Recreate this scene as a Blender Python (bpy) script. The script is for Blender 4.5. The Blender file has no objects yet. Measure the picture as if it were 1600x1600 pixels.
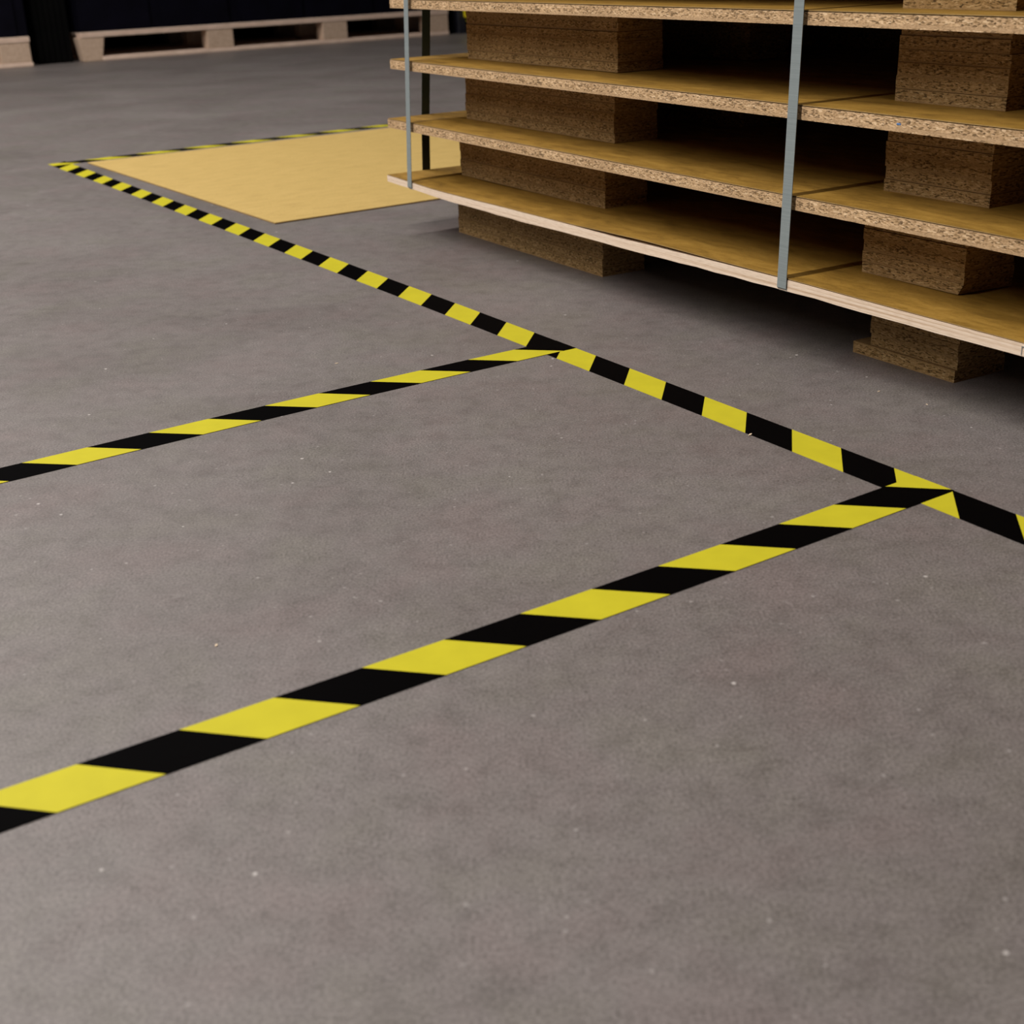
import bpy, bmesh, math, random
from mathutils import Vector, Matrix

S = bpy.context.scene
COL = S.collection
random.seed(7)

# ------------------------------------------------------------------ camera
CAM_H = 0.52758
PITCH, ROLL = 0.39955342, -0.03920366
F_PX = 2084.42
cd = bpy.data.cameras.new('camera')
cam = bpy.data.objects.new('camera', cd)
COL.objects.link(cam)
cp, sp = math.cos(PITCH), math.sin(PITCH)
cr, sr = math.cos(ROLL), math.sin(ROLL)
fwd = Vector((0, cp, -sp)); up0 = Vector((0, sp, cp)); rt0 = Vector((1, 0, 0))
rt = cr * rt0 + sr * up0
up = -sr * rt0 + cr * up0
m = Matrix((rt, up, -fwd)).transposed().to_4x4()
m.translation = Vector((0, 0, CAM_H))
cam.matrix_world = m
cd.sensor_fit = 'HORIZONTAL'
cd.sensor_width = 24.0
cd.lens = F_PX * 24.0 / 1600.0
cd.clip_start = 0.05
cd.clip_end = 60
cd.dof.use_dof = True
cd.dof.focus_distance = 1.72
cd.dof.aperture_fstop = 5.6
S.camera = cam

# ------------------------------------------------------------------ view
S.view_settings.view_transform = 'Standard'
S.view_settings.look = 'None'
S.view_settings.gamma = 1.0
S.view_settings.use_curve_mapping = False
S.view_settings.exposure = 0.0

# ------------------------------------------------------------------ world: a dim hall
w = bpy.data.worlds.new('hall')
w.use_nodes = True
w.node_tree.nodes['Background'].inputs[0].default_value = (0.75, 0.80, 1.0, 1)
w.node_tree.nodes['Background'].inputs[1].default_value = 0.009
S.world = w

# ------------------------------------------------------------------ lamps: long ceiling light lines
LINE_ANG = math.radians(30.6)
LD = Vector((math.cos(LINE_ANG), math.sin(LINE_ANG), 0))
LN = Vector((-LD.y, LD.x, 0))
STRAP_PT = Vector((0.385, 1.76, 0))       # the main line hangs over the right strap
def light_line(off, t0, t1, h, power, width=0.16, color=(1.0, 0.955, 0.90)):
    ld = bpy.data.lights.new('ceiling_light_line', 'AREA')
    ld.shape = 'RECTANGLE'
    ld.size = t1 - t0
    ld.size_y = width
    ld.energy = power
    ld.color = color
    o = bpy.data.objects.new('ceiling_light_line', ld)
    c = STRAP_PT + LD * ((t0 + t1) / 2) + LN * off
    o.location = (c.x, c.y, h)
    o.rotation_euler = (0, 0, LINE_ANG)
    COL.objects.link(o)
light_line(0.0, -8.4, -1.6, 4.3, 540)
light_line(4.2, -5.5, 0.3, 4.4, 380)
light_line(8.5, -6.0, 2.0, 4.4, 360)

# ------------------------------------------------------------------ helpers
def tag(o, label=None, cat=None, group=None, kind=None):
    if label: o['label'] = label
    if cat: o['category'] = cat
    if group: o['group'] = group
    if kind: o['kind'] = kind
    return o
def obj(name, bm, mats, parent=None, smooth=False):
    me = bpy.data.meshes.new(name)
    bm.to_mesh(me); bm.free()
    for mt in (mats if isinstance(mats, (list, tuple)) else [mats]):
        me.materials.append(mt)
    if smooth:
        for p in me.polygons: p.use_smooth = True
    o = bpy.data.objects.new(name, me)
    COL.objects.link(o)
    if parent is not None: o.parent = parent
    return o
def empty(name, loc, rz=0.0):
    o = bpy.data.objects.new(name, None)
    o.empty_display_size = 0.1
    o.location = loc
    o.rotation_euler = (0, 0, rz)
    COL.objects.link(o)
    return o
def box(bm, x0, x1, y0, y1, z0, z1, mi=0):
    v = [bm.verts.new(p) for p in ((x0, y0, z0), (x1, y0, z0), (x1, y1, z0), (x0, y1, z0),
                                   (x0, y0, z1), (x1, y0, z1), (x1, y1, z1), (x0, y1, z1))]
    for f in ((3, 2, 1, 0), (4, 5, 6, 7), (0, 1, 5, 4), (1, 2, 6, 5), (2, 3, 7, 6), (3, 0, 4, 7)):
        fc = bm.faces.new([v[i] for i in f]); fc.material_index = mi
    return v
def prism(bm, poly, z0, z1, mi=0):
    if len(poly) < 3: return
    a = [bm.verts.new((p[0], p[1], z0)) for p in poly]
    b = [bm.verts.new((p[0], p[1], z1)) for p in poly]
    n = len(poly)
    f = bm.faces.new(b); f.material_index = mi
    f = bm.faces.new(a[::-1]); f.material_index = mi
    for i in range(n):
        f = bm.faces.new((a[i], a[(i + 1) % n], b[(i + 1) % n], b[i])); f.material_index = mi
def bevel(bm, w, seg=1):
    bmesh.ops.bevel(bm, geom=bm.edges[:], offset=w, segments=seg, affect='EDGES', profile=0.6)
def interp(tab, x):
    if x <= tab[0][0]: return tab[0][1]
    for (a, b), (c, d) in zip(tab, tab[1:]):
        if x <= c:
            t = (x - a) / (c - a); t = t * t * (3 - 2 * t) * 0.5 + t * 0.5
            return b + (d - b) * t
    return tab[-1][1]

# ------------------------------------------------------------------ materials
def mat(name):
    mt = bpy.data.materials.new(name); mt.use_nodes = True
    nt = mt.node_tree
    return mt, nt, nt.nodes['Principled BSDF']
def N(nt, t, **kw):
    n = nt.nodes.new(t)
    for k, v in kw.items():
        if k.startswith('i_'):
            key = k[2:]
            key = int(key) if key.isdigit() else key.replace('_', ' ')
            n.inputs[key].default_value = v
        else: setattr(n, k, v)
    return n
def L(nt, a, b): nt.links.new(a, b)
def ramp(nt, stops, interp_='LINEAR'):
    r = nt.nodes.new('ShaderNodeValToRGB')
    r.color_ramp.interpolation = interp_
    el = r.color_ramp.elements
    while len(el) < len(stops): el.new(0.5)
    for e, (p, c) in zip(el, stops):
        e.position = p; e.color = (c[0], c[1], c[2], 1) if len(c) == 3 else c
    return r
def mix(nt, a, b, fac, mode='MIX'):
    n = nt.nodes.new('ShaderNodeMix'); n.data_type = 'RGBA'; n.blend_type = mode
    for s, v in ((6, a), (7, b), (0, fac)):
        if hasattr(v, 'is_linked'): nt.links.new(v, n.inputs[s])
        elif s == 0: n.inputs[0].default_value = v
        else: n.inputs[s].default_value = (v[0], v[1], v[2], 1)
    return n.outputs[2]
def math_n(nt, op, a, b=None, c=None):
    n = nt.nodes.new('ShaderNodeMath'); n.operation = op
    for i, v in enumerate((a, b, c)):
        if v is None: continue
        if hasattr(v, 'is_linked'): nt.links.new(v, n.inputs[i])
        else: n.inputs[i].default_value = v
    return n.outputs[0]
def coords(nt, scale=(1, 1, 1), src='Object'):
    tc = nt.nodes.new('ShaderNodeTexCoord')
    mp = nt.nodes.new('ShaderNodeMapping')
    mp.inputs['Scale'].default_value = scale
    nt.links.new(tc.outputs[src], mp.inputs['Vector'])
    return mp.outputs[0]
def noise(nt, vec, scale, detail=3, rough=0.55, dist=0.0):
    n = nt.nodes.new('ShaderNodeTexNoise')
    n.inputs['Scale'].default_value = scale; n.inputs['Detail'].default_value = detail
    n.inputs['Roughness'].default_value = rough; n.inputs['Distortion'].default_value = dist
    nt.links.new(vec, n.inputs['Vector'])
    return n.outputs[0]
def bump(nt, h, strength, dist, bs):
    b = nt.nodes.new('ShaderNodeBump')
    b.inputs['Strength'].default_value = strength; b.inputs['Distance'].default_value = dist
    nt.links.new(h, b.inputs['Height']); nt.links.new(b.outputs[0], bs.inputs['Normal'])

# concrete floor
M_FLOOR, nt, bs = mat('worn_concrete')
v = coords(nt)
big = noise(nt, v, 2.2, 4, 0.6, 0.4)
base = ramp(nt, [(0.30, (0.131, 0.114, 0.109)), (0.5, (0.145, 0.127, 0.122)), (0.72, (0.160, 0.142, 0.137))])
L(nt, big, base.inputs[0])
hue = noise(nt, v, 7.0, 3, 0.6)
hr = ramp(nt, [(0.32, (1.05, 0.98, 0.99)), (0.5, (1, 1, 1)), (0.68, (0.98, 1.01, 0.94))])
L(nt, hue, hr.inputs[0])
c1 = mix(nt, base.outputs[0], hr.outputs[0], 0.8, 'MULTIPLY')
med = noise(nt, v, 34.0, 5, 0.7)
mr = ramp(nt, [(0.28, (0.78, 0.77, 0.76)), (0.5, (1, 1, 1)), (0.74, (1.15, 1.15, 1.15))])
L(nt, med, mr.inputs[0])
c2 = mix(nt, c1, mr.outputs[0], 1.0, 'MULTIPLY')
fine = noise(nt, v, 420.0, 3, 0.7)
fr = ramp(nt, [(0.30, (0.52, 0.51, 0.50)), (0.5, (1, 1, 1)), (0.70, (1.50, 1.50, 1.52))])
L(nt, fine, fr.inputs[0])
c3 = mix(nt, c2, fr.outputs[0], 1.0, 'MULTIPLY')
grit = noise(nt, v, 130.0, 4, 0.75)
gr = ramp(nt, [(0.30, (0.74, 0.73, 0.72)), (0.42, (1, 1, 1)), (0.62, (1, 1, 1)), (0.74, (1.22, 1.22, 1.24))])
L(nt, grit, gr.inputs[0])
c3 = mix(nt, c3, gr.outputs[0], 1.0, 'MULTIPLY')
def specks(col, scale, rad, keep, color, strength):
    vo = nt.nodes.new('ShaderNodeTexVoronoi'); vo.inputs['Scale'].default_value = scale
    L(nt, v, vo.inputs['Vector'])
    sep = nt.nodes.new('ShaderNodeSeparateColor'); L(nt, vo.outputs['Color'], sep.inputs[0])
    k = math_n(nt, 'GREATER_THAN', sep.outputs[0], keep)
    rr = math_n(nt, 'MULTIPLY', sep.outputs[1], rad)
    rr = math_n(nt, 'ADD', rr, rad * 0.35)
    d = math_n(nt, 'DIVIDE', vo.outputs['Distance'], rr)
    mk = math_n(nt, 'SUBTRACT', 1.0, d)
    mk = nt.nodes.new('ShaderNodeClamp').inputs[0].node if False else mk
    cl = nt.nodes.new('ShaderNodeClamp'); L(nt, mk, cl.inputs[0])
    mm = math_n(nt, 'MULTIPLY', cl.outputs[0], k)
    mm = math_n(nt, 'POWER', mm, 0.5)
    mm = math_n(nt, 'MULTIPLY', mm, strength)
    return mix(nt, col, color, mm)
c4 = specks(c3, 30.0, 0.060, 0.80, (0.62, 0.58, 0.56), 0.9)
c4 = specks(c4, 85.0, 0.130, 0.78, (0.42, 0.39, 0.38), 0.55)
c4 = specks(c4, 44.0, 0.085, 0.84, (0.065, 0.050, 0.045), 0.65)
c4 = specks(c4, 120.0, 0.170, 0.80, (0.085, 0.068, 0.060), 0.5)
# scuffs: thin wandering lines kept to a few patches
def scuffs(col, scl, seed, width, color, thr, strength):
    mp = nt.nodes.new('ShaderNodeMapping'); mp.inputs['Location'].default_value = (seed, seed * 1.7, 0)
    mp.inputs['Rotation'].default_value = (0, 0, 0.5 + seed * 0.05); mp.inputs['Scale'].default_value = (0.35, 1.0, 1)
    L(nt, v, mp.inputs[0])
    a = noise(nt, mp.outputs[0], scl, 2.0, 0.5, 0.6)
    a = math_n(nt, 'SUBTRACT', a, 0.5); a = math_n(nt, 'ABSOLUTE', a)
    a = math_n(nt, 'DIVIDE', a, width); a = math_n(nt, 'SUBTRACT', 1.0, a)
    cl = nt.nodes.new('ShaderNodeClamp'); L(nt, a, cl.inputs[0])
    p = noise(nt, mp.outputs[0], scl * 1.3 + 3, 2, 0.5)
    pr = ramp(nt, [(thr, (0, 0, 0)), (thr + 0.06, (1, 1, 1))]); L(nt, p, pr.inputs[0])
    mm = math_n(nt, 'MULTIPLY', cl.outputs[0], pr.outputs[0]); mm = math_n(nt, 'MULTIPLY', mm, strength)
    return mix(nt, col, color, mm)
c5 = scuffs(c4, 9.0, 3.1, 0.0030, (0.36, 0.33, 0.32), 0.63, 0.22)
c5 = scuffs(c5, 14.0, 8.7, 0.0060, (0.09, 0.075, 0.068), 0.60, 0.5)
L(nt, c5, bs.inputs['Base Color'])
rg = ramp(nt, [(0.3, (0.42,) * 3), (0.7, (0.56,) * 3)]); L(nt, big, rg.inputs[0]); L(nt, rg.outputs[0], bs.inputs['Roughness'])
bs.inputs['Specular IOR Level'].default_value = 0.42
hh = math_n(nt, 'ADD', math_n(nt, 'MULTIPLY', med, 1.0), math_n(nt, 'MULTIPLY', fine, 0.35))
bump(nt, hh, 0.25, 0.0015, bs)

# tape
def tape_mat(name, col, rough, spec):
    mt, nt, bs = mat(name)
    v = coords(nt)
    n1 = noise(nt, v, 30, 3)
    r = ramp(nt, [(0.3, tuple(c * 0.94 for c in col)), (0.7, tuple(min(1, c * 1.03) for c in col))])
    L(nt, n1, r.inputs[0]); L(nt, r.outputs[0], bs.inputs['Base Color'])
    bs.inputs['Roughness'].default_value = rough
    bs.inputs['Specular IOR Level'].default_value = spec
    bump(nt, noise(nt, v, 70, 3), 0.10, 0.001, bs)
    return mt
M_YEL = tape_mat('yellow_vinyl', (0.480, 0.425, 0.020), 0.50, 0.12)
M_BLK = tape_mat('black_vinyl', (0.0010, 0.0008, 0.0009), 0.55, 0.012)

# chipboard (edges and blocks)
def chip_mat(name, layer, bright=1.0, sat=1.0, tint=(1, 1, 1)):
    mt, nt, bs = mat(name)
    v = coords(nt, (1, 1, 1))
    wob = nt.nodes.new('ShaderNodeVectorMath'); wob.operation = 'ADD'
    nn = nt.nodes.new('ShaderNodeTexNoise'); nn.inputs['Scale'].default_value = 180; nn.inputs['Detail'].default_value = 2
    L(nt, v, nn.inputs['Vector'])
    sc = nt.nodes.new('ShaderNodeVectorMath'); sc.operation = 'SCALE'; sc.inputs['Scale'].default_value = 0.0010
    L(nt, nn.outputs['Color'], sc.inputs[0]); L(nt, v, wob.inputs[0]); L(nt, sc.outputs[0], wob.inputs[1])
    def vor(scale):
        mp = nt.nodes.new('ShaderNodeMapping'); mp.inputs['Scale'].default_value = scale
        L(nt, wob.outputs[0], mp.inputs[0])
        vo = nt.nodes.new('ShaderNodeTexVoronoi'); vo.inputs['Scale'].default_value = 1.0
        L(nt, mp.outputs[0], vo.inputs['Vector'])
        s = nt.nodes.new('ShaderNodeSeparateColor'); L(nt, vo.outputs['Color'], s.inputs[0])
        return s.outputs[0], s.outputs[1]
    a, a2 = vor((230, 230, 800))
    b, b2 = vor((430, 430, 1400))
    B = bright
    def k(r, g, bl):
        g2 = (r + g + bl) / 3
        return tuple(min(1, max(0.002, (g2 + (x - g2) * sat) * B * t_)) for x, t_ in zip((r, g, bl), tint))
    r1 = ramp(nt, [(0.0, k(0.030, 0.018, 0.010)), (0.15, k(0.075, 0.045, 0.024)), (0.28, k(0.30, 0.205, 0.120)),
                   (0.55, k(0.46, 0.325, 0.215)), (0.86, k(0.55, 0.40, 0.27)), (1.0, k(0.76, 0.60, 0.44))])
    L(nt, a, r1.inputs[0])
    r2 = ramp(nt, [(0.0, k(0.10, 0.066, 0.038)), (0.18, k(0.24, 0.165, 0.10)), (0.5, k(0.44, 0.31, 0.20)), (1.0, k(0.62, 0.46, 0.32))])
    L(nt, b, r2.inputs[0])
    core = mix(nt, r1.outputs[0], r2.outputs[0], 0.30)
    fine = mix(nt, k(0.40, 0.285, 0.19), r2.outputs[0], 0.35)
    tcz = nt.nodes.new('ShaderNodeSeparateXYZ'); L(nt, v, tcz.inputs[0])
    fz = math_n(nt, 'FRACT', math_n(nt, 'DIVIDE', tcz.outputs[2], layer))
    fz = math_n(nt, 'ABSOLUTE', math_n(nt, 'SUBTRACT', fz, 0.5))
    fz = math_n(nt, 'ADD', fz, math_n(nt, 'MULTIPLY', math_n(nt, 'SUBTRACT', noise(nt, v, 90, 2), 0.5), 0.12))
    fm = ramp(nt, [(0.34, (0, 0, 0)), (0.44, (1, 1, 1))]); L(nt, fz, fm.inputs[0])
    col = mix(nt, core, fine, fm.outputs[0])
    patch = noise(nt, v, 14, 3)
    pr = ramp(nt, [(0.3, (0.88, 0.86, 0.84)), (0.7, (1.08, 1.08, 1.08))]); L(nt, patch, pr.inputs[0])
    col = mix(nt, col, pr.outputs[0], 1.0, 'MULTIPLY')
    L(nt, col, bs.inputs['Base Color'])
    bs.inputs['Roughness'].default_value = 0.85
    bs.inputs['Specular IOR Level'].default_value = 0.15
    bump(nt, a, 0.35, 0.0006, bs)
    return mt
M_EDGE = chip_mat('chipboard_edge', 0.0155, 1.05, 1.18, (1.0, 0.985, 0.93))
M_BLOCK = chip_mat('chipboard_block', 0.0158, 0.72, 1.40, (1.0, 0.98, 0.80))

# plywood edge
M_PLY, nt, bs = mat('plywood_edge')
v = coords(nt, (1.2, 1.2, 330))
p1 = noise(nt, v, 1.0, 2, 0.4, 0.2)
r = ramp(nt, [(0.30, (0.50, 0.35, 0.235)), (0.42, (0.70, 0.545, 0.415)), (0.62, (0.76, 0.62, 0.50)), (0.8, (0.62, 0.47, 0.335))])
L(nt, p1, r.inputs[0])
v2 = coords(nt, (60, 60, 900))
p2 = noise(nt, v2, 1.0, 3, 0.6)
r2 = ramp(nt, [(0.3, (0.84, 0.80, 0.76)), (0.55, (1.02, 1.02, 1.02))]); L(nt, p2, r2.inputs[0])
L(nt, mix(nt, r.outputs[0], r2.outputs[0], 1.0, 'MULTIPLY'), bs.inputs['Base Color'])
bs.inputs['Roughness'].default_value = 0.75
bump(nt, p2, 0.3, 0.0006, bs)

# hardboard faces
def hardboard(name, lo, mid, hi, rough=0.55):
    mt, nt, bs = mat(name)
    v = coords(nt)
    vs = coords(nt, (1.0, 3.2, 1.0))
    a = noise(nt, vs, 13, 5, 0.65, 0.5)
    r = ramp(nt, [(0.28, lo), (0.50, mid), (0.72, hi)]); L(nt, a, r.inputs[0])
    b = noise(nt, v, 240, 4, 0.7)
    rb = ramp(nt, [(0.3, (0.86, 0.84, 0.78)), (0.5, (1, 1, 1)), (0.7, (1.08, 1.08, 1.08))]); L(nt, b, rb.inputs[0])
    c = mix(nt, r.outputs[0], rb.outputs[0], 1.0, 'MULTIPLY')
    st = noise(nt, vs, 30, 3, 0.6)
    rs = ramp(nt, [(0.26, (0.62, 0.58, 0.42)), (0.36, (1, 1, 1))]); L(nt, st, rs.inputs[0])
    c = mix(nt, c, rs.outputs[0], 0.7, 'MULTIPLY')
    L(nt, c, bs.inputs['Base Color'])
    bs.inputs['Roughness'].default_value = rough
    bs.inputs['Specular IOR Level'].default_value = 0.3
    bump(nt, b, 0.12, 0.0008, bs)
    return mt
M_SHEET = hardboard('golden_hardboard', (0.155, 0.083, 0.013), (0.270, 0.150, 0.025), (0.36, 0.208, 0.041))
M_FSHEET = hardboard('pale_golden_hardboard', (0.44, 0.30, 0.098), (0.50, 0.345, 0.115), (0.54, 0.375, 0.134), 0.6)
M_HBEDGE, nt, bs = mat('hardboard_cut_edge')
v = coords(nt); a = noise(nt, v, 300, 3)
r = ramp(nt, [(0.3, (0.26, 0.16, 0.055)), (0.7, (0.36, 0.23, 0.085))]); L(nt, a, r.inputs[0])
L(nt, r.outputs[0], bs.inputs['Base Color']); bs.inputs['Roughness'].default_value = 0.9

# strap
M_STRAP, nt, bs = mat('grey_strapping')
v = coords(nt, (1, 1, 900)); a = noise(nt, v, 1.0, 2)
r = ramp(nt, [(0.35, (0.185, 0.215, 0.222)), (0.65, (0.235, 0.270, 0.278))]); L(nt, a, r.inputs[0])
L(nt, r.outputs[0], bs.inputs['Base Color']); bs.inputs['Roughness'].default_value = 0.45
bump(nt, a, 0.3, 0.0003, bs)
M_STRAP_SHADED, nt, bs = mat('shaded_strapping')  # end strap: shade on its unlit inner face put into the dark green colour
v = coords(nt, (1, 1, 900)); a = noise(nt, v, 1.0, 2)
r = ramp(nt, [(0.35, (0.010, 0.016, 0.010)), (0.65, (0.016, 0.024, 0.015))]); L(nt, a, r.inputs[0])
L(nt, r.outputs[0], bs.inputs['Base Color']); bs.inputs['Roughness'].default_value = 0.4

# rear pine, dark goods
def plain(name, c0, c1, rough, scale=25, vec=(1, 1, 1), spec=0.3):
    mt, nt, bs = mat(name)
    v = coords(nt, vec); a = noise(nt, v, scale, 4)
    r = ramp(nt, [(0.3, c0), (0.7, c1)]); L(nt, a, r.inputs[0])
    L(nt, r.outputs[0], bs.inputs['Base Color'])
    bs.inputs['Roughness'].default_value = rough; bs.inputs['Specular IOR Level'].default_value = spec
    bump(nt, a, 0.1, 0.002, bs)
    return mt
M_PINE = plain('pallet_pine', (0.56, 0.41, 0.32), (0.70, 0.53, 0.43), 0.8, 14, (1, 1, 3))
M_PINEB = plain('pressed_wood_block', (0.42, 0.30, 0.215), (0.52, 0.38, 0.285), 0.85, 60)
M_DARK = plain('black_wrap', (0.0012, 0.0010, 0.0032), (0.0024, 0.0020, 0.0060), 0.6, 8, spec=0.08)
M_CRATE = plain('black_crate_plastic', (0.0008, 0.0008, 0.0008), (0.0018, 0.0016, 0.0014), 0.7, 8, spec=0.06)
M_WALL = plain('dark_wall_paint', (0.0018, 0.0016, 0.0030), (0.0030, 0.0028, 0.0046), 0.9, 2, spec=0.05)
M_GUARD = plain('safety_yellow_paint', (0.62, 0.50, 0.01), (0.72, 0.58, 0.012), 0.4, 20)
M_SLATE = plain('slate_steel', (0.010, 0.010, 0.016), (0.018, 0.018, 0.026), 0.5, 20)
M_CHIP = plain('wood_chip', (0.60, 0.45, 0.30), (0.80, 0.66, 0.50), 0.8, 300)
M_STEEL, nt, bs = mat('steel_staple')
v = coords(nt); a = noise(nt, v, 500, 2); r = ramp(nt, [(0.3, (0.30, 0.32, 0.34)), (0.7, (0.5, 0.52, 0.54))]); L(nt, a, r.inputs[0])
L(nt, r.outputs[0], bs.inputs['Base Color']); bs.inputs['Metallic'].default_value = 0.8; bs.inputs['Roughness'].default_value = 0.35
M_BLUE = plain('blue_paint_fleck', (0.06, 0.13, 0.30), (0.10, 0.20, 0.42), 0.7, 300)

# ------------------------------------------------------------------ setting
bm = bmesh.new(); box(bm, -12, 12, -6, 18, -0.2, 0.0)
tag(obj('floor', bm, M_FLOOR), kind='structure')
bm = bmesh.new(); box(bm, -16, 16, 0, 0.3, -0.2, 5.5)
wb = tag(obj('wall_back', bm, M_WALL), kind='structure')
wb.location = (-2.93, 9.15, 0); wb.rotation_euler = (0, 0, math.radians(32.2))

# ------------------------------------------------------------------ floor tapes
def clip_half(poly, p, n):           # keep the side where (x-p).n <= 0
    out = []
    for i in range(len(poly)):
        a, b = poly[i], poly[(i + 1) % len(poly)]
        da = (a[0] - p[0]) * n[0] + (a[1] - p[1]) * n[1]
        db = (b[0] - p[0]) * n[0] + (b[1] - p[1]) * n[1]
        if da <= 0: out.append(a)
        if (da < 0 < db) or (db < 0 < da):
            t = da / (da - db); out.append((a[0] + (b[0] - a[0]) * t, a[1] + (b[1] - a[1]) * t))
    return out
def pv(c, x):
    r = 0
    for k in c: r = r * x + k
    return r
def tape(name, org, ang, ub, ut, vb, vt, k0, k1, first_yellow, z0, z1, clip=None, extra=None, uclamp=(-9, 9)):
    """stripes between slanted boundaries; ub/ut give u of boundary k on the two edges, vb/vt the edge offset."""
    ca, sa = math.cos(ang), math.sin(ang)
    def W(u, c):
        uc = min(max(u, uclamp[0]), uclamp[1])
        vv = pv(c, uc)
        return (u * ca - vv * sa, u * sa + vv * ca)
    bm = bmesh.new()
    ox, oy = org
    for i, k in enumerate(range(k0, k1)):
        yel = (i % 2 == 0) == first_yellow
        a0, a1 = pv(ub, k), pv(ub, k + 1); b0, b1 = pv(ut, k), pv(ut, k + 1)
        poly = []
        for j in range(5): poly.append(W(a0 + (a1 - a0) * j / 4, vb))
        for j in range(5): poly.append(W(b1 + (b0 - b1) * j / 4, vt))
        if clip: poly = clip_half(poly, (clip[0][0] - ox, clip[0][1] - oy), clip[1])
        if len(poly) > 2: prism(bm, poly, z0, z1, 0 if yel else 1)
    o = obj(name, bm, [M_YEL, M_BLK])
    o.location = (ox, oy, 0)
    return o
D_ORG, D_ANG = (-1.16134, 3.76621), -1.012579
D_ub = (3.54e-05, 0.0759311, 0.0173554); D_ut = (2.7e-05, 0.0765332, -0.0467102)
D_vb = (-0.0009059, 0.0051987, -0.0140587, 0.0193878, -0.0091191)
D_vt = (0.0008764, -0.0063609, 0.0104953, 0.0011539, 0.0437187)
tD = tape('hazard_tape', D_ORG, D_ANG, D_ub, D_ut, D_vb, D_vt, -3, 44, False, 0.00002, 0.00035, uclamp=(-0.12, 3.2))
tag(tD, 'long black and yellow tape running diagonally from the far left corner past the pallet stack', 'floor tape')
# far edge of D near the two crossings, in world coordinates
def d_edge(u):
    ca, sa = math.cos(D_ANG), math.sin(D_ANG); vv = pv(D_vt, u)
    return (D_ORG[0] + u * ca - vv * sa, D_ORG[1] + u * sa + vv * ca)
def d_clip(u):
    p, q_ = d_edge(u - 0.05), d_edge(u + 0.05)
    dx, dy = q_[0] - p[0], q_[1] - p[1]; l = math.hypot(dx, dy)
    return (d_edge(u), (-dy / l, dx / l))
tA = tape('hazard_tape', (-0.25022, 0.7978), 0.578525, (0.0767538, -0.000339), (0.0767403, -0.048318),
          (0.0143651, -0.0109283, 0.000369), (0.0149762, -0.0105599, 0.0514385), -9, 15, True, 0.00036, 0.00070,
          clip=d_clip(2.95), uclamp=(-0.1, 0.95))
tag(tA, 'nearest black and yellow tape crossing the whole foreground from lower left', 'floor tape')
tB = tape('hazard_tape', (-0.49684, 1.43862), 0.59742, (0.0773585, -0.0002192), (0.0773565, -0.0487495),
          (-0.0348817, 0.0206781, -0.0017244), (-0.0397005, 0.0237552, 0.0488168), -12, 14, True, 0.00036, 0.00070,
          clip=d_clip(2.25), uclamp=(-0.05, 0.8))
tag(tB, 'middle black and yellow tape joining the long diagonal one at mid picture', 'floor tape')
C_ANG = 0.6108
cu, cn = (math.cos(C_ANG), math.sin(C_ANG)), (-math.sin(C_ANG), math.cos(C_ANG))
C_W = 0.0505
C_ORG = (-0.77074 - cn[0] * C_W, 4.34294 - cn[1] * C_W)
ph = -0.402 - 0.0388 + 0.026         # first yellow to black boundary, lower edge
C_ub = (0.0776, ph); C_ut = (0.0776, ph - 0.052)
tC = tape('hazard_tape', C_ORG, C_ANG, C_ub, C_ut, (0.0,), (C_W,), -3, 24, True, 0.00036, 0.00070,
          clip=((-1.292, 3.953), (-cu[0], -cu[1])))
tag(tC, 'farthest black and yellow tape along the back edge of the golden sheet', 'floor tape')

# ------------------------------------------------------------------ golden sheet on the floor
bm = bmesh.new()
sx, sy = -0.484, 2.888
sd = math.radians(33.3)
box(bm, 0, 2.44, 0, 1.275, 0.0009, 0.0034)
for f in bm.faces:
    f.normal_update()
    f.material_index = 0 if abs(f.normal.z) > 0.5 else 1
sh = obj('hardboard_sheet', bm, [M_FSHEET, M_HBEDGE])
sh.location = (sx, sy, 0); sh.rotation_euler = (0, 0, sd)
tag(sh, 'pale golden hardboard sheet lying flat on the floor inside the tape', 'board')

# ------------------------------------------------------------------ the stack of chipboard pallets
P0 = (-0.223, 2.757)
SA = math.radians(-60.2)
DEPTH = 0.82
LEN = 2.6
def deck_mesh(prof_t, prof_b, s0, n0, s1, n1, ply=False):
    bm = bmesh.new()
    ss = [s0 + (s1 - s0) * i / 64 for i in range(65)]
    rows = []
    rnd = random.Random(int(prof_t[0][1] * 10000))
    for s in ss:
        zt, zb = interp(prof_t, s), interp(prof_b, s)
        jz = rnd.uniform(-0.0006, 0.0006) if ply else 0
        rows.append([bm.verts.new((s, n0, zb + jz)), bm.verts.new((s, n1, zb)), bm.verts.new((s, n1, zt)), bm.verts.new((s, n0, zt))])
    for a, b in zip(rows, rows[1:]):
        for i in range(4):
            bm.faces.new((a[i], a[(i + 1) % 4], b[(i + 1) % 4], b[i]))
    bm.faces.new(rows[0]); bm.faces.new(rows[-1][::-1])
    bmesh.ops.recalc_face_normals(bm, faces=bm.faces)
    return bm
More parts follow.
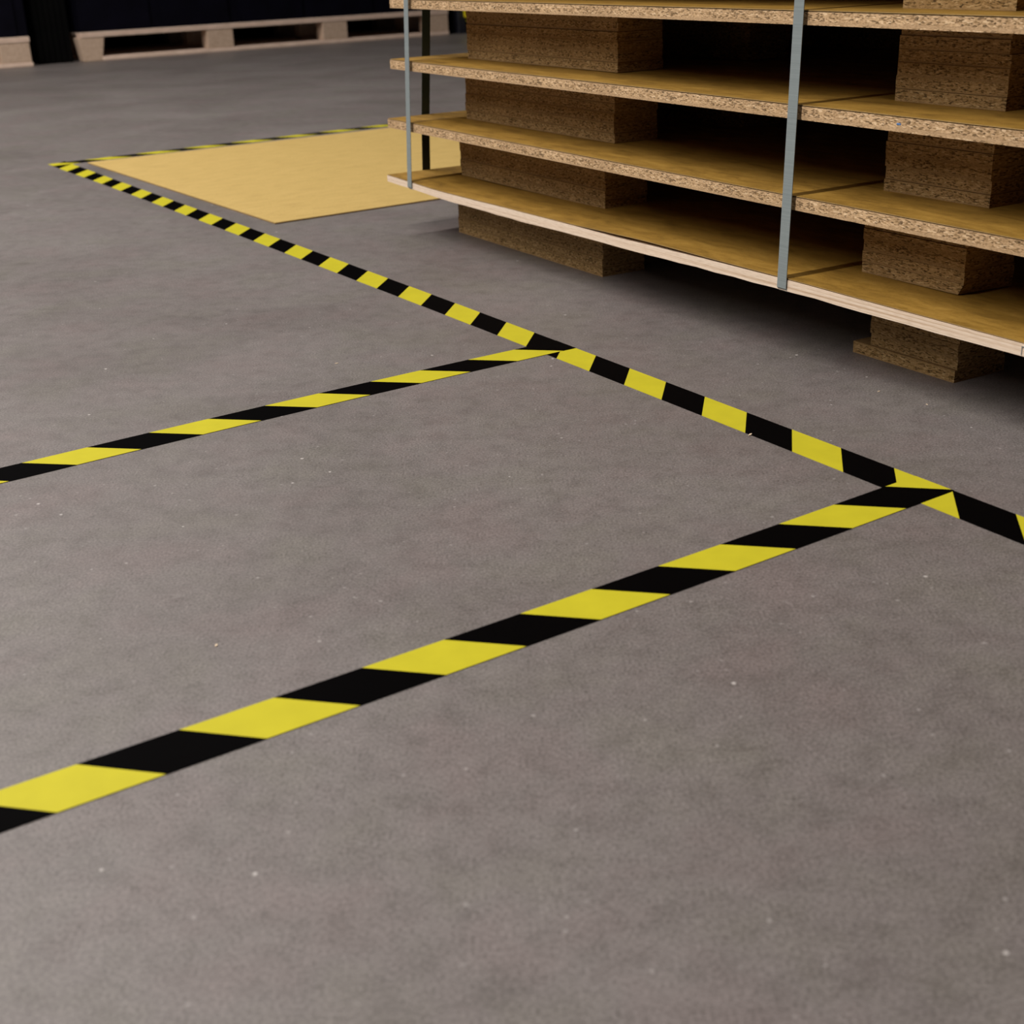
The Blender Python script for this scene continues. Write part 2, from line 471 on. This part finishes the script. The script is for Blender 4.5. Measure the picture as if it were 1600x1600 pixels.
def sheet_mesh(prof, s0, n0, s1, n1, th=0.0010):
    bm = bmesh.new()
    ss = [s0 + (s1 - s0) * i / 64 for i in range(65)]
    rows = []
    for s in ss:
        z = interp(prof, s)
        rows.append([bm.verts.new((s, n0, z - th)), bm.verts.new((s, n1, z - th)), bm.verts.new((s, n1, z)), bm.verts.new((s, n0, z))])
    for a, b in zip(rows, rows[1:]):
        for i in range(4):
            f = bm.faces.new((a[i], a[(i + 1) % 4], b[(i + 1) % 4], b[i])); f.material_index = 0 if i in (0, 2) else 1
    f = bm.faces.new(rows[0]); f.material_index = 1
    f = bm.faces.new(rows[-1][::-1]); f.material_index = 1
    bmesh.ops.recalc_face_normals(bm, faces=bm.faces)
    return bm
def block_mesh(w, d, h, layers=6, jit=0.0012, bottom_shift=None, seed=0, chip=False):
    rnd = random.Random(seed)
    bm = bmesh.new()
    lh = h / layers
    for i in range(layers):
        j = [rnd.uniform(-jit, jit) for _ in range(4)]
        x0, x1, y0, y1 = j[0], w + j[1], j[2], d + j[3]
        if i == 0 and bottom_shift: x0 += bottom_shift[0]; x1 += bottom_shift[1]; y0 += bottom_shift[2]
        gap = 0 if i == layers - 1 else (0.0006 if i in (0, 3) else 0.00015)
        vs = box(bm, x0, x1, y0, y1, i * lh, (i + 1) * lh - gap)
        if i == 0 and chip:
            vs[1].co.x -= 0.008
    return bm
# pallet: top profile L/R, block tables (s, n, width)
def pallet(name, label, z_floor_L, z_floor_M, tp, bp, shp, s_left, n_front, blkL, blkM, ply=False, seed=0, shiftM=None, chipM=False):
    root = empty(name, (P0[0], P0[1], 0), SA)
    tag(root, label, 'pallet', 'chipboard pallets strapped in a stack')
    s1 = s_left + LEN
    bm = deck_mesh(tp, bp, s_left, n_front, s1, n_front + DEPTH, ply)
    zb = bp[0][1]
    bmesh.ops.translate(bm, vec=(0, 0, -zb), verts=bm.verts)
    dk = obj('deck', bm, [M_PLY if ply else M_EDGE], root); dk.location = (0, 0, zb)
    if ply: dk['label'] = 'pale plywood deck, bowed, with layered edge'
    stt = obj('deck_sheet', sheet_mesh(shp, s_left + 0.001, n_front + 0.0005, s1 - 0.001, n_front + DEPTH - 0.001), [M_SHEET, M_HBEDGE], root)
    stt['label'] = 'thin golden hardboard top sheet'
    nd = 0.088
    k = 0
    for (s, n, wd, zf, sh_, ch) in ((blkL[0], blkL[1], blkL[2], z_floor_L, None, False),
                                    (blkM[0], blkM[1], blkM[2], z_floor_M, shiftM, chipM),
                                    (s1 - s_left - blkL[0] - blkL[2] + s_left, blkL[1], blkL[2], z_floor_M - 0.001, None, False)):
        for r in range(3):
            h = interp(bp, s + wd / 2) - zf - 0.0002
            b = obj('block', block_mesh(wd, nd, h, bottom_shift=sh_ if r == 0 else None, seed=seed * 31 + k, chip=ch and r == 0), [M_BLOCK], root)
            b.location = (s, n + r * 0.27, zf)
            if sh_ and r == 0: b['label'] = 'layered chipboard block whose bottom layer sticks out'
            k += 1
    return root, dk
# ---- bottom pallet
tp1 = [(-0.013, .1114), (0.1, .1092), (0.2, .1070), (0.3, .1075), (0.5, .1095), (0.67, .1103), (0.80, .1092), (0.92, .1108), (1.02, .1127), (1.2, .1141), (1.4, .1132), (1.6, .1125), (2.6, .1120)]
bp1 = [(-0.013, .0998), (0.1, .0972), (0.2, .0945), (0.27, .0938), (0.5, .0932), (0.67, .0950), (0.87, .0962), (1.02, .0982), (1.2, .0995), (1.4, .0986), (2.6, .0985)]
sp1 = [(-0.013, .1133), (0.1, .1113), (0.2, .1091), (0.27, .1094), (0.49, .1112), (0.67, .1124), (0.77, .1146), (0.87, .1166), (0.95, .1166), (1.02, .1162), (1.2, .1162), (1.4, .1150), (1.6, .1143), (2.6, .1140)]
p1, deck1 = pallet('chipboard_pallet', 'bottom pallet of the stack, standing on the floor, with a pale plywood deck edge', 0.0, 0.0,
                   tp1, bp1, sp1, -0.013, 0.003, (0.099, 0.103, 0.517), (1.234, 0.118, 0.152), True, 1, shiftM=(-0.028, -0.001, -0.003))
# staple in the plywood edge
bm = bmesh.new()
for x in (0, 0.010): box(bm, x, x + 0.0009, -0.0008, 0.004, 0.001, 0.0105)
box(bm, 0, 0.0109, -0.0010, 0.0, 0.0100, 0.0112)
stp = obj('staple', bm, M_STEEL, p1); stp.location = (1.571, 0.003, 0.0992)
def lin(a, b, s0=0.0, s1=1.55): 
    k = (b - a) / (s1 - s0)
    return [(-0.1, a + k * (-0.1 - s0)), (3.0, b + k * (3.0 - s1))]
p2, deck2 = pallet('chipboard_pallet', 'second pallet up from the floor, its deck level with the foot of the strap shadow marks', 0.1110, 0.1163,
                   lin(.2219, .2203), lin(.2063, .2041), lin(.2240, .2224), -0.003, 0.008, (0.087, 0.120, 0.512), (1.225, 0.103, 0.172), False, 2, chipM=True)
p2['label'] = 'second pallet up from the floor, directly above the plywood deck'
p3, deck3 = pallet('chipboard_pallet', 'third pallet up, with a tiny blue fleck in its chipboard deck edge', 0.2241, 0.2227,
                   lin(.3357, .3324), lin(.3197, .3163), lin(.3378, .3345), 0.026, 0.008, (0.1246, 0.118, 0.507), (1.240, 0.118, 0.170), False, 3)
bm = bmesh.new(); box(bm, 0, 0.0065, -0.0006, 0.001, 0, 0.0022); bevel(bm, 0.0004)
fl = obj('blue_fleck', bm, M_BLUE, p3); fl.location = (1.3600, 0.008, 0.3244)
p4, deck4 = pallet('chipboard_pallet', 'fourth pallet up, its deck edge running along the top of the photo', 0.3379, 0.3350,
                   lin(.4459, .4430), lin(.4310, .4278), lin(.4480, .4451), 0.042, 0.008, (0.159, 0.109, 0.497), (1.2535, 0.113, 0.170), False, 4)
p5, _ = pallet('chipboard_pallet', 'fifth pallet up, only the feet of its blocks show at the top of the photo', 0.4481, 0.4455,
               lin(.5580, .5560), lin(.5422, .5402), lin(.5601, .5581), 0.045, 0.008, (0.165, 0.109, 0.497), (1.290, 0.075, 0.164), False, 5)
zc = 0.5602
names = ['sixth', 'seventh', 'topmost']
for i in range(3):
    pallet('chipboard_pallet', '%s pallet of the stack, counted from the floor and above the picture edge' % names[i], zc, zc - 0.0004,
           lin(zc + .1098, zc + .1098), lin(zc + .0941, zc + .0941), lin(zc + .1119, zc + .1119), 0.046, 0.009, (0.17, 0.112, 0.49), (1.26, 0.114, 0.176), False, 6 + i)
    zc += 0.1120
Z_TOP = zc

# ------------------------------------------------------------------ straps
def ribbon(path, wvec, width, th):
    """closed loop; path = list of (s,n,z), wvec = width direction, th outward handled by offset list"""
    bm = bmesh.new()
    n = len(path)
    c = Vector((sum(p[0] for p in path) / n, sum(p[1] for p in path) / n, sum(p[2] for p in path) / n))
    wv = Vector(wvec).normalized()
    rings = []
    for i, p in enumerate(path):
        p = Vector(p); a = Vector(path[i - 1]); b = Vector(path[(i + 1) % n])
        d1 = (p - a).normalized(); d2 = (b - p).normalized()
        n1 = wv.cross(d1); n2 = wv.cross(d2)
        nn = (n1 + n2).normalized(); k = 1 / max(0.4, nn.dot(n1))
        if nn.dot(p - c) < 0: nn = -nn
        q = p + nn * th * k
        rings.append([bm.verts.new(p - wv * width / 2), bm.verts.new(p + wv * width / 2),
                      bm.verts.new(q + wv * width / 2), bm.verts.new(q - wv * width / 2)])
    for i in range(n):
        a, b = rings[i], rings[(i + 1) % n]
        for j in range(4): bm.faces.new((a[j], a[(j + 1) % 4], b[(j + 1) % 4], b[j]))
    bmesh.ops.recalc_face_normals(bm, faces=bm.faces)
    return bm
def strap_front(sb, st, zb, label):
    sl = (st - sb) / 0.35
    f = lambda z: sb + sl * (z - 0.1)
    nF, nB = 0.0016, 0.003 + DEPTH + 0.004
    path = []
    c = 0.004
    for z in (zb + c, 0.2, 0.3, 0.45, 0.6, 0.75, Z_TOP - c): path.append((f(z), nF, z))
    path.append((f(Z_TOP), nF + 0.0012 + c, Z_TOP + 0.0004))
    path.append((f(Z_TOP), nB - c, Z_TOP + 0.0004))
    path.append((f(Z_TOP), nB, Z_TOP - c))
    path.append((f(zb), nB, zb + c))
    path.append((f(zb), nB - c, zb - 0.0004))
    path.append((f(zb), nF + c, zb - 0.0004))
    o = obj('packing_strap', ribbon(path, (1, 0, 0), 0.0175, 0.0009), M_STRAP)
    o.location = (P0[0], P0[1], 0); o.rotation_euler = (0, 0, SA)
    return tag(o, label, 'strap', 'straps holding the pallet stack')
strap_front(0.0912, 0.1265, 0.0972, 'grey packing strap at the left end of the stack front')
strap_front(1.1845, 1.1945, 0.0990, 'grey packing strap on the stack front beside the right chipboard blocks')
def strap_end(nb, ntp, label):
    sl = (ntp - nb) / 0.31
    f = lambda z: nb + sl * (z - 0.115)
    sL, sR = -0.0155, LEN + 0.048
    path = []
    zb = 0.0925; c = 0.004
    for z, s in ((zb + c, sL), (0.2, sL + 0.004), (0.3, sL + 0.014), (0.45, sL + 0.028), (0.6, sL + 0.040), (Z_TOP - c, sL + 0.060)):
        path.append((s, f(z), z))
    path.append((sL + 0.064, f(Z_TOP), Z_TOP + 0.0016))
    path.append((sR - c, f(Z_TOP), Z_TOP + 0.0016))
    path.append((sR, f(Z_TOP), Z_TOP - c))
    path.append((sR - 0.05, f(zb), zb + c))
    path.append((sR - 0.05 - c, f(zb), zb - 0.0004))
    path.append((sL + c, f(zb), zb - 0.0004))
    o = obj('packing_strap', ribbon(path, (0, 1, 0), 0.0180, 0.0009), M_STRAP_SHADED)
    o.location = (P0[0], P0[1], 0); o.rotation_euler = (0, 0, SA)
    return tag(o, label, 'strap', 'straps holding the pallet stack')
strap_end(0.094, 0.102, 'packing strap with its shade painted dark green around the far left end of the stack')

# ------------------------------------------------------------------ pallets and goods at the back
RA = math.radians(32.2)
def rear_pallet(org, length, centres, label, first_lean=0.0, bottom_from=0.0, flip=False):
    root = empty('wooden_pallet', org, RA)
    tag(root, label, 'pallet', 'wooden pallets along the back')
    H = 0.163
    for r, y in enumerate((0.0, 0.35, 0.70)):
        bm = bmesh.new()
        box(bm, bottom_from if r == 0 else 0, length, y, y + 0.10, 0, 0.024); bevel(bm, 0.003)
        obj('bottom_board', bm, M_PINE, root)
        bm = bmesh.new(); box(bm, 0, length, y, y + 0.10, 0.1332, 0.1475); bevel(bm, 0.003)
        obj('stringer_board', bm, M_PINE, root)
        for i, c in enumerate(centres):
            bm = bmesh.new()
            z0 = 0.0 if (r == 0 and i == 0 and bottom_from > 0) else 0.024
            x1 = c[1]
            if z0 == 0.0:                      # the block stands on the floor where the board is short
                x1 = min(c[1], 0.158)
            vs = box(bm, c[0], x1, y + 0.004, y + 0.10, 0.0242 if z0 else 0.0, 0.1330)
            if bottom_from and i == 0 and r == 0:
                for v_ in vs:
                    if v_.co.z > 0.05: v_.co.x -= 0.02
                    if v_.co.z < 0.01 and v_.co.x > 0.1: v_.co.x = bottom_from - 0.001
            bevel(bm, 0.003)
            obj('block', bm, M_PINEB, root)
    for i in range(5):
        y0 = i * 0.80 / 5
        bm = bmesh.new(); box(bm, 0, length, y0, y0 + 0.148, 0.1477, H); bevel(bm, 0.003)
        obj('deck_board', bm, M_PINE, root)
    return root
rear_pallet((-2.414, 8.320, 0), 2.50, [(0.0, 0.165), (0.775, 0.945), (1.560, 1.735), (2.325, 2.498)],
            'long wooden pallet along the back, seen from its left end to the grey strap', bottom_from=0.112)
rear_pallet((-4.20, 7.150, 0), 1.83, [(0.0, 0.165), (0.80, 0.96), (1.655, 1.825)],
            'wooden pallet at the far left edge of the photo, cut off by the frame')
def goods(org, length, z0, h, depth, mat_, name, label, cat, ribs, inset=0.0, group=None):
    bm = bmesh.new()
    n = ribs
    step = length / n
    for i in range(n):
        x0 = i * step
        box(bm, x0, x0 + step * 0.86, 0.0, depth, 0, h)
        box(bm, x0 + step * 0.86, x0 + step, 0.015, depth - 0.015, 0, h)
    bmesh.ops.remove_doubles(bm, verts=bm.verts, dist=1e-6)
    o = obj(name, bm, mat_)
    ca, sa = math.cos(RA), math.sin(RA)
    o.location = (org[0] - sa * inset, org[1] + ca * inset, z0); o.rotation_euler = (0, 0, RA)
    return tag(o, label, cat, group)
goods((-2.414, 8.320), 2.50, 0.1632, 1.25, 0.78, M_DARK, 'wrapped_goods', 'near black wrapped load standing on the long back pallet', 'load', 5, 0.008)
goods((-4.20, 7.150), 1.83, 0.1632, 1.25, 0.78, M_DARK, 'wrapped_goods', 'near black wrapped load on the pallet at the far left edge', 'load', 4, 0.008)
goods((-2.62, 8.19), 0.20, 0.0, 1.30, 0.60, M_CRATE, 'ribbed_container', 'black ribbed container standing in the gap between the two back pallets', 'container', 6, 0.06)

# guarded rack upright beyond the right end of the long pallet
root = empty('rack_upright', (-0.235, 9.75, 0), RA)
tag(root, 'dark steel rack upright with yellow guard beyond the back pallet', 'rack')
bm = bmesh.new(); box(bm, 0.0, 0.06, 0, 0.08, 0, 2.6); bevel(bm, 0.004); obj('post', bm, M_SLATE, root)
bm = bmesh.new(); box(bm, -0.02, 0.16, -0.03, 0.11, 0, 0.008); bevel(bm, 0.002); obj('foot_plate', bm, M_SLATE, root)
bm = bmesh.new(); box(bm, 0.037, 0.30, -0.065, -0.002, 0.100, 0.42); bevel(bm, 0.012, 2); obj('guard', bm, M_GUARD, root)
bm = bmesh.new()
vs = box(bm, 0.050, 0.30, -0.060, -0.005, 0.045, 0.085)
for v_ in vs:
    if v_.co.z < 0.05 and v_.co.x < 0.1: v_.co.x += 0.035
bevel(bm, 0.006, 2); obj('guard', bm, M_GUARD, root)

# ------------------------------------------------------------------ crumbs of wood on the floor
def chip(x, y, r, s, label, z=0.0):
    bm = bmesh.new()
    rnd = random.Random(int(x * 1000))
    pts = []
    for i in range(6):
        a = i / 6 * 2 * math.pi
        pts.append((math.cos(a) * s * rnd.uniform(0.6, 1.2) * 1.5, math.sin(a) * s * rnd.uniform(0.5, 1.0) * 0.7))
    prism(bm, pts, 0.0, s * 0.45)
    o = obj('wood_chip', bm, M_CHIP); o.location = (x, y, z); o.rotation_euler = (0, 0, r)
    tag(o, label, 'wood chip', 'wood chips on the floor')
spots = [((0.2782, 1.4495), 0.0026, 'cream wood crumb touching the near edge of the long diagonal tape'),
         ((0.4646, 1.5901), 0.0017, 'small tan wood crumb in the shade before the right blocks'),
         ((0.5078, 1.5337), 0.0012, 'tiny wood crumb on the shaded floor right of the blocks'),
         ((-0.2377, 1.8095), 0.0017, 'pale wood crumb on open floor left of the middle tape'),
         ((-0.2513, 0.9872), 0.0018, 'whitish crumb on the floor above the nearest tape, left part')]
for ((x, y), s, lb) in spots:
    chip(x, y, random.uniform(0, 3), s, lb)
bm = bmesh.new()
prism(bm, [(-0.004, -0.001), (0.004, -0.0012), (0.005, 0.0008), (-0.003, 0.0012)], 0, 0.0012)
o = obj('wood_splinter', bm, M_CHIP, p2); o.location = (1.545, 0.030, 0.2226)
